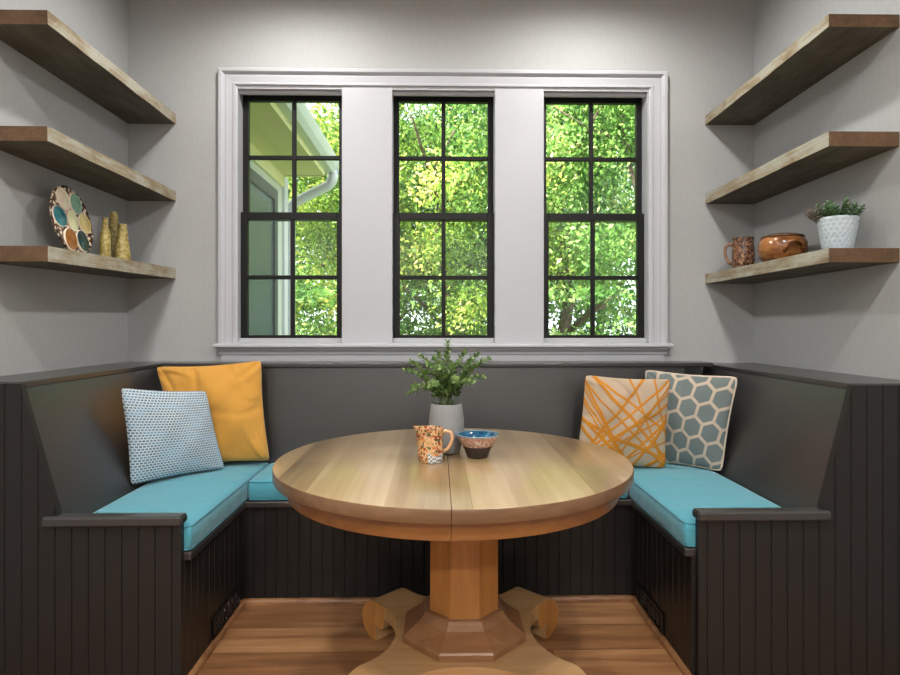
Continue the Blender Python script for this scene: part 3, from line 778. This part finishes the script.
root = empty('jug', (-.026, 2.072, ZT)); tag(root, 'small peach floral jug on the table', 'jug')
bm = bmesh.new()
rings = lathe(bm, [(0, 0), (.040, 0), (.0425, .004), (.043, .03), (.0425, .06), (.0415, .09), (.043, .112), (.044, .116), (.041, .1165), (.0385, .112), (.0385, .012), (0, .010)], 40)
for i, w in ((3, .1), (4, .25), (5, .75), (6, 1.0), (7, 1.0), (8, .8)):
    for v in rings[i]:                      # pulled spout on the left
        a = math.atan2(v.co.y, v.co.x); k = max(0, math.cos(a - PI)) ** 10
        v.co.x -= .017 * w * k; v.co.z += .005 * w * k
obj('body', bm, mt['jug'], root, angle=60)
bm = bmesh.new(); tube(bm, [(.040, 0, .094), (.052, 0, .104), (.068, 0, .100), (.075, 0, .082), (.070, 0, .060), (.058, 0, .042), (.041, 0, .032)], [.007, .0065, .006, .006, .006, .006, .007], 10); obj('handle', bm, mt['jugplain'], root, smooth=True)

root = empty('bowl', (.139, 2.135, ZT)); tag(root, 'small bowl with blue inside and patterned outside on the table', 'bowl')
obj('outside', lathebm([(.0385, .026), (.060, .052), (.071, .071), (.075, .080)], 48, caps=False), mt['bowlout'], root, smooth=True)
obj('foot', lathebm([(0, 0), (.034, 0), (.037, .003), (.039, .010), (.048, .031), (.0525, .038), (.0522, .041), (.03, .026), (0, .012)], 48), mt['bowlfoot'], root, angle=60)
obj('inside', lathebm([(.0745, .0802), (.071, .0802), (.060, .058), (.045, .038), (.025, .0285), (0, .0265), (0, .0262), (.026, .028), (.046, .037), (.066, .066), (.0745, .080)], 48, caps=False), mt['bowlin'], root, smooth=True)
bm = bmesh.new(); tube(bm, [(.0738 * math.cos(2*PI*i/48), .0738 * math.sin(2*PI*i/48), .081) for i in range(48)], .0024, 8, closed=True); obj('rim', bm, mt['bowlrim'], root, smooth=True)

# ------------------------------------------------------------------ left shelf
root = empty('oyster_plate', (-1.528, 2.585, zl(2.585) + .001)); tag(root, 'round ceramic plate with coloured ovals leaning on wall', 'plate')
root.rotation_euler = (0, R(-10), R(2))
# local frame: plate faces +X, up Z, image-right = +Y
RP = .148; Mx = Matrix.Translation((0, 0, RP)) @ Matrix.Rotation(R(90), 4, 'Y')
obj('dish', lathebm([(0, -.006), (.10, -.006), (.140, .004), (RP, .012), (RP, .016), (.139, .0145), (.10, .010), (0, .010)], 64, Mx), [mt['plate']], root, smooth=True)
def wellbm(cy, cz, ra, rb, ang, h=.010):
    bm = bmesh.new(); n = 28
    prof_ = [(1, .0), (1, .006), (.93, .009), (.86, .006), (.7, .008), (.4, .011), (.0, .0125)]
    rings = []
    for q, x in prof_:
        ring_ = []
        for k in range(n):
            a = 2 * PI * k / n; e1, e2 = ra * q * math.cos(a), rb * q * math.sin(a)
            ring_.append(bm.verts.new((.009 + x, cy + e1 * math.cos(ang) - e2 * math.sin(ang), RP + cz + e1 * math.sin(ang) + e2 * math.cos(ang))))
        rings.append(ring_)
    for i, (a, b) in enumerate(zip(rings, rings[1:])):
        for k in range(n):
            f = bm.faces.new((a[k], a[(k+1) % n], b[(k+1) % n], b[k])); f.material_index = 1 if i < 2 else 0
    bmesh.ops.remove_doubles(bm, verts=rings[-1], dist=1e-6)
    f = bm.faces.new(rings[0]); return bm
names = ['cream', 'sea green', 'straw yellow', 'bottle green', 'amber', 'teal', 'pale lime']
for k, deg in enumerate((116, 60, 2, -58, -116, 178)):
    a = R(deg); w_ = obj('oval_well', wellbm(.094 * math.cos(a), .094 * math.sin(a), .049, .045, a), [wells[k], mt['bead']], root, smooth=True); tag(w_, names[k] + ' glazed oval')
w_ = obj('oval_well', wellbm(0, 0, .037, .046, 0), [wells[6], mt['bead']], root, smooth=True); tag(w_, 'pale lime glazed oval in the middle')

def vase(name_, x, y, prof_, label):
    r_ = empty('vase', (x, y, zl(y) + .0005)); tag(r_, label, 'vase', 'ochre vases on the left shelf')
    obj('body', lathebm(prof_, 32), mt['vase'], r_, angle=60); return r_
vase('a', -1.503, 2.768, [(0, 0), (.022, 0), (.024, .01), (.023, .06), (.022, .11), (.017, .135), (.012, .15), (.011, .175), (.0125, .182), (.0125, .190), (.008, .190), (.008, .12), (0, .12)], 'slim bottle-shaped ochre vase with narrow lipped neck')
vase('b', -1.572, 2.97, [(0, 0), (.026, 0), (.029, .03), (.029, .08), (.025, .14), (.021, .19), (.018, .235), (.013, .25), (.009, .25), (.009, .2), (0, .2)], 'tallest ochre vase standing behind the slim bottle one')
vase('c', -1.503, 2.915, [(0, 0), (.040, 0), (.041, .006), (.032, .07), (.024, .13), (.019, .178), (.0185, .183), (.014, .183), (.014, .12), (0, .12)], 'cone-shaped ochre vase, widest at its foot')

# ------------------------------------------------------------------ right shelf
root = empty('mug', (1.540, 3.03, zr(3.03) + .0005)); tag(root, 'speckled brown mug at the far end of right shelf', 'mug')
root.rotation_euler = (0, 0, R(150)); root.scale = (.88, .88, 1.1)
obj('body', lathebm([(0, 0), (.050, 0), (.056, .006), (.061, .05), (.060, .09), (.055, .125), (.058, .142), (.0575, .147), (.053, .145), (.051, .12), (.055, .05), (.045, .01), (0, .008)], 40), mt['mug'], root, angle=60)
bm = bmesh.new(); tube(bm, [(.055, 0, .115), (.075, 0, .122), (.092, 0, .108), (.096, 0, .082), (.088, 0, .055), (.072, 0, .036), (.056, 0, .030)], .0085, 10); obj('handle', bm, mt['mugplain'], root, smooth=True)

root = empty('lidded_pot', (1.560, 2.715, zr(2.715) + .0005)); tag(root, 'glossy brown stoneware pot beside the speckled mug', 'pot'); root.scale = (.91, .91, 1.0)
obj('body', lathebm([(0, 0), (.078, 0), (.088, .006), (.104, .03), (.112, .06), (.110, .088), (.098, .108), (.093, .112), (.090, .108), (.100, .085), (.10, .05), (.08, .01), (0, .008)], 56), mt['stone'], root, angle=60)
obj('lid', lathebm([(.0, .1105), (.094, .1105), (.099, .114), (.099, .119), (.092, .122), (.06, .130), (.03, .134), (0, .135)], 48), mt['stonerim'], root, smooth=True)
bm = bmesh.new()
a0 = R(268)
hc = lambda dr, dt, z: (math.cos(a0) * (.104 + dr) - math.sin(a0) * dt, math.sin(a0) * (.104 + dr) + math.cos(a0) * dt, z)
tube(bm, [hc(-.004, -.044, .042), hc(.010, -.042, .062), hc(.020, -.028, .083), hc(.022, 0, .090), hc(.020, .028, .083), hc(.010, .042, .062), hc(-.004, .044, .042)], .0085, 10); obj('handle', bm, mt['stone'], root, smooth=True)

root = empty('succulent_planter', (1.580, 2.365, zr(2.365) + .0005)); tag(root, 'small succulent in pale embossed pot on right shelf', 'plant')
bm = bmesh.new()
prof_ = [(0, 0), (.042, 0), (.046, .003)] + [(.046 + .022 * (i / 22) ** .7, .003 + .130 * i / 22) for i in range(1, 23)] + [(.069, .136), (.067, .139), (.064, .138), (.062, .12), (0, .12)]
rings = lathe(bm, prof_, 96)
for i, r_ in enumerate([r_ for r_ in rings if .0035 < r_[0].co.z < .1335 and r_[0].co.x > .047]):       # embossed scale pattern
    for k, v in enumerate(r_):
        a = k / 96 * 20; row = i / 22 * 8.0
        uu = (a + .5 * (int(row) % 2)) % 1 - .5; vv = row % 1
        bmp = .005 * max(0, 1 - (uu * uu * 4 + (vv - .1) ** 2 * .9)) 
        q = 1 + bmp / .07; v.co.x *= q; v.co.y *= q
obj('pot', bm, mt['white'], root, smooth=True)
obj('soil', lathebm([(0, .1203), (.0612, .1203), (.0612, .126), (.03, .13), (0, .131)], 32), mt['soil'], root, smooth=True)
rs = random.Random(9)
for k in range(44):
    bm = bmesh.new(); mauve = k < 9
    a = rs.uniform(0, 2 * PI); rad = .050 * math.sqrt(rs.random())
    if mauve: a = R(rs.uniform(110, 200)); rad = rs.uniform(.03, .055)
    p0 = Vector((rad * math.cos(a), rad * math.sin(a), .125)); ln = rs.uniform(.05, .085)
    dirn = Vector((math.cos(a) * rad / .055 * .9 + rs.uniform(-.2, .2), math.sin(a) * rad / .055 * .9 + rs.uniform(-.2, .2), 1)).normalized()
    if mauve: dirn = (dirn + Vector((-.4 + rs.uniform(-.3, .3), .28 + rs.uniform(-.3, .3), rs.uniform(-.1, .3)))).normalized(); ln *= 1.1
    tube(bm, [p0, p0 + dirn * ln * .5, p0 + dirn * ln], [.0016, .0013, .0008], 5, mat=1)
    m_ = 22
    for i in range(m_):
        s = .1 + .9 * i / (m_ - 1); p = p0 + dirn * ln * s
        side = Matrix.Rotation(i * 2.4, 3, dirn) @ dirn.orthogonal().normalized()
        leaf(bm, p, side + dirn * .7, dirn, .019 * (1.15 - .5 * s), .0075)
    obj('sprig', bm, [mt['pleaf' if mauve else 'sleaf'], mt['stem']], root)

# ------------------------------------------------------------------ outside
GZ = -0.55
o = obj('ground', boxbm((-40, YB + .16, GZ - .2), (40, 70, GZ)), mt['grass']); tag(o, 'green woodland ground outside the windows', 'ground', kind='structure')
root = empty('house_wing', (-1.37, 4.4, GZ)); tag(root, 'white house wing with eave seen through the left window', 'house')
inv = Matrix.Translation(-root.location)
YE = 5.45
put('wall', boxbm((-3.2, YB + .16, GZ), (-1.37, YE, 2.56)), mt['siding'])
put('corner_board', boxbm((-1.40, YE - .10, GZ), (-1.345, YE + .02, 2.54), .003, 1), mt['gutterm'])
bm = bmesh.new(); box(bm, (-3.2, YB + .16, 2.545), (-1.00, 5.33, 2.57)); put('soffit', bm, mt['soffit'])
bm = bmesh.new(); box(bm, (-1.02, YB + .16, 2.535), (-.99, 5.36, 2.72)); box(bm, (-3.2, 5.33, 2.535), (-.99, 5.36, 2.72)); put('fascia', bm, mt['soffit'])
bm = bmesh.new(); prism(bm, [(-.91, YB + .16, 2.74), (-3.3, YB + .16, 3.9), (-3.3, YB + .16, 3.82), (-.91, YB + .16, 2.70)], (0, YE - YB - .16, 0)); put('roof', bm, mt['shingle'])
bm = bmesh.new(); box(bm, (-1.372, YB + .2, 2.44), (-1.35, YE - .09, 2.545)); put('frieze_board', bm, mt['soffit'])
f = None
bm = bmesh.new(); y0, y1, z0, z1, t = 3.7, 5.12, .2, 2.36, .09
box(bm, (-1.375, y0, z0), (-1.345, y0 + t, z1)); box(bm, (-1.375, y1 - t, z0), (-1.345, y1, z1)); box(bm, (-1.375, y0 + t, z1 - t), (-1.345, y1 - t, z1)); box(bm, (-1.375, y0 + t, z0), (-1.345, y1 - t, z0 + t))
f = put('window_frame', bm, mt['wframe'])
bm = boxbm((-1.374, y0 + t, z0 + t), (-1.362, y1 - t, z1 - t)); put('screen_pane', bm, mt['wglass'], f)
# gutter (open trough) with downspout
root = empty('rain_gutter', (-.83, 4.4, 2.6)); tag(root, 'white rain gutter and downspout along the wing eave', 'gutter')
inv = Matrix.Translation(-root.location)
bm = bmesh.new()
prism(bm, [(x - .108, YB + .2, z) for x, z in ((-.884, 2.69), (-.884, 2.58), (-.82, 2.58), (-.79, 2.62), (-.775, 2.66), (-.768, 2.69), (-.778, 2.69), (-.80, 2.625), (-.825, 2.587), (-.877, 2.587), (-.877, 2.69))], (0, 5.40 - YB - .2, 0))
box(bm, (-.992, 5.40, 2.58), (-.883, 5.404, 2.69))
put('trough', bm, mt['gutterm'])
bm = bmesh.new(); tube(bm, [(-.94, 5.42, 2.62), (-.935, 5.42, 2.56), (-.945, 5.43, 2.52), (-.98, 5.45, 2.48), (-1.28, 5.51, 2.35), (-1.32, 5.52, 2.32), (-1.34, 5.525, 2.24), (-1.34, 5.525, GZ + .02)], .046, 10); put('downspout', bm, mt['gutterm'], smooth=True)

def foliage_mesh(name, n, cx, radii, nclump, size, seed, spread=.115, elong=1.9):
    g = np.random.default_rng(seed)
    u = g.normal(size=(nclump, 3)); u /= np.linalg.norm(u, axis=1)[:, None]
    rad = g.random(nclump) ** .45
    cl = u * rad[:, None] * np.array(radii) + np.array(cx)
    idx = g.integers(0, nclump, n)
    off = g.normal(size=(n, 3)) * np.array(radii) * spread
    off[:, 2] *= .6
    P = cl[idx] + off
    d = g.normal(size=(n, 3)); d[:, 2] -= .35; d /= np.linalg.norm(d, axis=1)[:, None]
    q = g.normal(size=(n, 3)); s = np.cross(d, q); s /= np.linalg.norm(s, axis=1)[:, None]; nn = np.cross(s, d)
    L = (size * (.6 + .8 * g.random(n)))[:, None]; Wd = L / elong
    V = np.empty((n, 4, 3)); V[:, 0] = P; V[:, 1] = P + d * L * .45 + s * Wd * .5 + nn * L * .08; V[:, 2] = P + d * L; V[:, 3] = P + d * L * .45 - s * Wd * .5 + nn * L * .08
    me = bpy.data.meshes.new(name); me.vertices.add(n * 4); me.vertices.foreach_set('co', V.reshape(-1))
    me.loops.add(n * 4); me.loops.foreach_set('vertex_index', np.arange(n * 4, dtype=np.int32))
    me.polygons.add(n); me.polygons.foreach_set('loop_start', np.arange(0, n * 4, 4, dtype=np.int32))
    me.update(calc_edges=True); me.validate(); return me

def trunkbm(h, r, seed, nb=7, low=.35):
    rs = random.Random(seed); bm = bmesh.new()
    pts = [Vector((0, 0, -.1))]
    for i in range(1, 9): pts.append(Vector((rs.uniform(-.12, .12) * i * .4, rs.uniform(-.12, .12) * i * .4, h * i / 8)))
    tube(bm, pts, [r * (1 - .1 * i) for i in range(9)], 8)
    for b in range(nb):
        k = rs.randint(max(2, int(8 * low)), 7); a = rs.uniform(0, 2 * PI); p = pts[k]; ln = rs.uniform(.9, 2.2)
        d = Vector((math.cos(a), math.sin(a), rs.uniform(.3, .9)))
        tube(bm, [p, p + d * ln * .5 + Vector((0, 0, .1)), p + d * ln], [r * .4, r * .28, r * .12], 6)
    return bm

protos = []
def tree_proto(kind, name, h, r, crown_c, radii, n, ncl, size, mat, seed):
    root = empty('tree', (0, 0, GZ))
    obj('trunk', trunkbm(h, r, seed), mt['bark'], root, smooth=True)
    link('crown', foliage_mesh(name, n, crown_c, radii, ncl, size, seed), mt[mat], root)
    return root
protos = [tree_proto(0, 'crown_a', 7.0, .15, (0, 0, 5.2), (2.6, 2.2, 3.6), 30000, 70, .088, 'tree1', 21),
          tree_proto(1, 'crown_b', 8.0, .17, (0, 0, 5.6), (3.0, 2.6, 4.4), 34000, 80, .096, 'tree2', 22),
          tree_proto(2, 'crown_c', 5.5, .11, (0, 0, 3.8), (2.2, 2.0, 3.2), 28000, 65, .082, 'tree3', 23)]
used = [False] * 3
def plant_tree(kind, x, y, rz, scl, label, group='woodland trees beyond the windows'):
    r0 = protos[kind]
    if not used[kind]: r_ = r0; used[kind] = True
    else:
        r_ = r0.copy(); C.objects.link(r_)
        for ch in list(r0.children):
            c = ch.copy(); C.objects.link(c); c.parent = r_
    r_.location = (x, y, GZ); r_.rotation_euler = (0, 0, rz); r_.scale = (scl, scl, scl)
    tag(r_, label, 'tree', group)
DEEP, BROAD, LIME = 'deep green leafy tree in the woodland outside', 'bright green leafy tree in the woodland outside', 'yellow-green leafy tree in the woodland outside'
for k, x, y, rz, s in [(0, -1.0, 11.5, .3, .9), (2, -2.6, 9.5, 1.2, 1.0), (1, 1.2, 12.5, 2.1, 1.0), (2, .1, 9.0, .5, .85), (0, 2.0, 9.6, 4.0, .9), (2, 3.6, 13.0, 3.3, 1.15),
                       (1, -5.2, 16.5, 5.0, 1.1), (1, 7.0, 18.5, 1.0, 1.1), (0, -1.6, 19.5, 2.6, 1.1)]:
    plant_tree(k, x, y, rz, s, (BROAD, DEEP, LIME)[k])
# one bare-stemmed tree with forked trunk
root = empty('tree', (3.05, 8.6, GZ)); tag(root, 'slim tree with forked grey trunk outside the right window', 'tree', 'woodland trees beyond the windows')
bm = bmesh.new()
tube(bm, [(0, 0, -.1), (.03, 0, 1.5), (-.02, 0, 2.9), (-.05, 0, 3.4), (-.05, 0, 4.2), (0, 0, 5.0), (.08, 0, 6.0)], [.075, .068, .06, .055, .045, .035, .02], 8)
tube(bm, [(-.04, 0, 3.2), (-.22, 0, 3.75), (-.36, .05, 4.3), (-.42, .05, 5.2)], [.045, .036, .028, .014], 8)
tube(bm, [(-.05, 0, 4.0), (-.4, -.1, 4.35), (-1.0, -.1, 4.6), (-1.6, -.15, 4.95)], [.03, .022, .014, .007], 6)
tube(bm, [(-.03, 0, 4.5), (.3, .1, 4.9), (.8, .1, 5.4)], [.026, .018, .008], 6)
obj('trunk', bm, mt['bark'], root, smooth=True)
link('crown', foliage_mesh('crown_d', 9000, (-.1, 0, 5.3), (1.5, 1.0, 1.3), 40, .075, 31), mt['tree1'], root)
o = link('undergrowth', foliage_mesh('undergrowth', 70000, (0, 11.0, .8), (9.0, 4.5, 1.7), 260, .08, 41, spread=.06), mt['tree1']); tag(o, 'tangled green undergrowth along the woodland edge', 'undergrowth', kind='stuff')

# ------------------------------------------------------------------ light
wd = bpy.data.worlds.new('World'); sc.world = wd; wd.use_nodes = True
bg = wd.node_tree.nodes['Background']; bg.inputs[0].default_value = (0.88, 0.95, 1.0, 1); bg.inputs[1].default_value = 3.4
def light(name, kind, loc, energy, color=(1, 1, 1), target=None, **kw):
    ld = bpy.data.lights.new(name, kind); ld.energy = energy; ld.color = color
    for k, v in kw.items(): setattr(ld, k, v)
    o = bpy.data.objects.new(name, ld); C.objects.link(o); o.location = loc
    if target is not None: o.rotation_euler = (Vector(target) - Vector(loc)).to_track_quat('-Z', 'Y').to_euler()
    return o
light('sun', 'SUN', (0, 0, 20), 30.0, (1, .95, .85), target=(16, 7, 0) , angle=R(1))
WARM = (1.0, .968, .93)
for y, e, xx in ((2.60, 62, (-.70, .76)), (.75, 112, (-.9, .9)), (-.9, 95, (-.8, .8)), (-2.5, 190, (-.8, .8))):  # nook downlights first; the rows behind them are unseen spots added as fill
    for x in xx:
        light('downlight_and_fill', 'SPOT', (x, y, ZC - .02), e, WARM, target=(x, y, 0), spot_size=R(174), spot_blend=.6, shadow_soft_size=.05)

# ------------------------------------------------------------------ camera
cd = bpy.data.cameras.new('Camera'); cam = bpy.data.objects.new('Camera', cd); C.objects.link(cam)
cam.location = (0, 0, 1.2225); cam.rotation_euler = (R(90), 0, R(-1.13))
cd.sensor_width = 36; cd.sensor_fit = 'HORIZONTAL'; cd.lens = 606 / 900 * 36
cd.shift_y = -11.5 / 900; cd.clip_start = .05; cd.clip_end = 200
sc.camera = cam
vs_ = sc.view_settings
sc.display_settings.display_device = 'sRGB'
vs_.view_transform = 'Standard'; vs_.look = 'None'; vs_.gamma = 1; vs_.exposure = 0.0; vs_.use_curve_mapping = False
try:
    sc.cycles.use_denoising = True; sc.cycles.max_bounces = 10; sc.cycles.transparent_max_bounces = 24
    sc.cycles.sample_clamp_indirect = 6.0
except Exception: pass
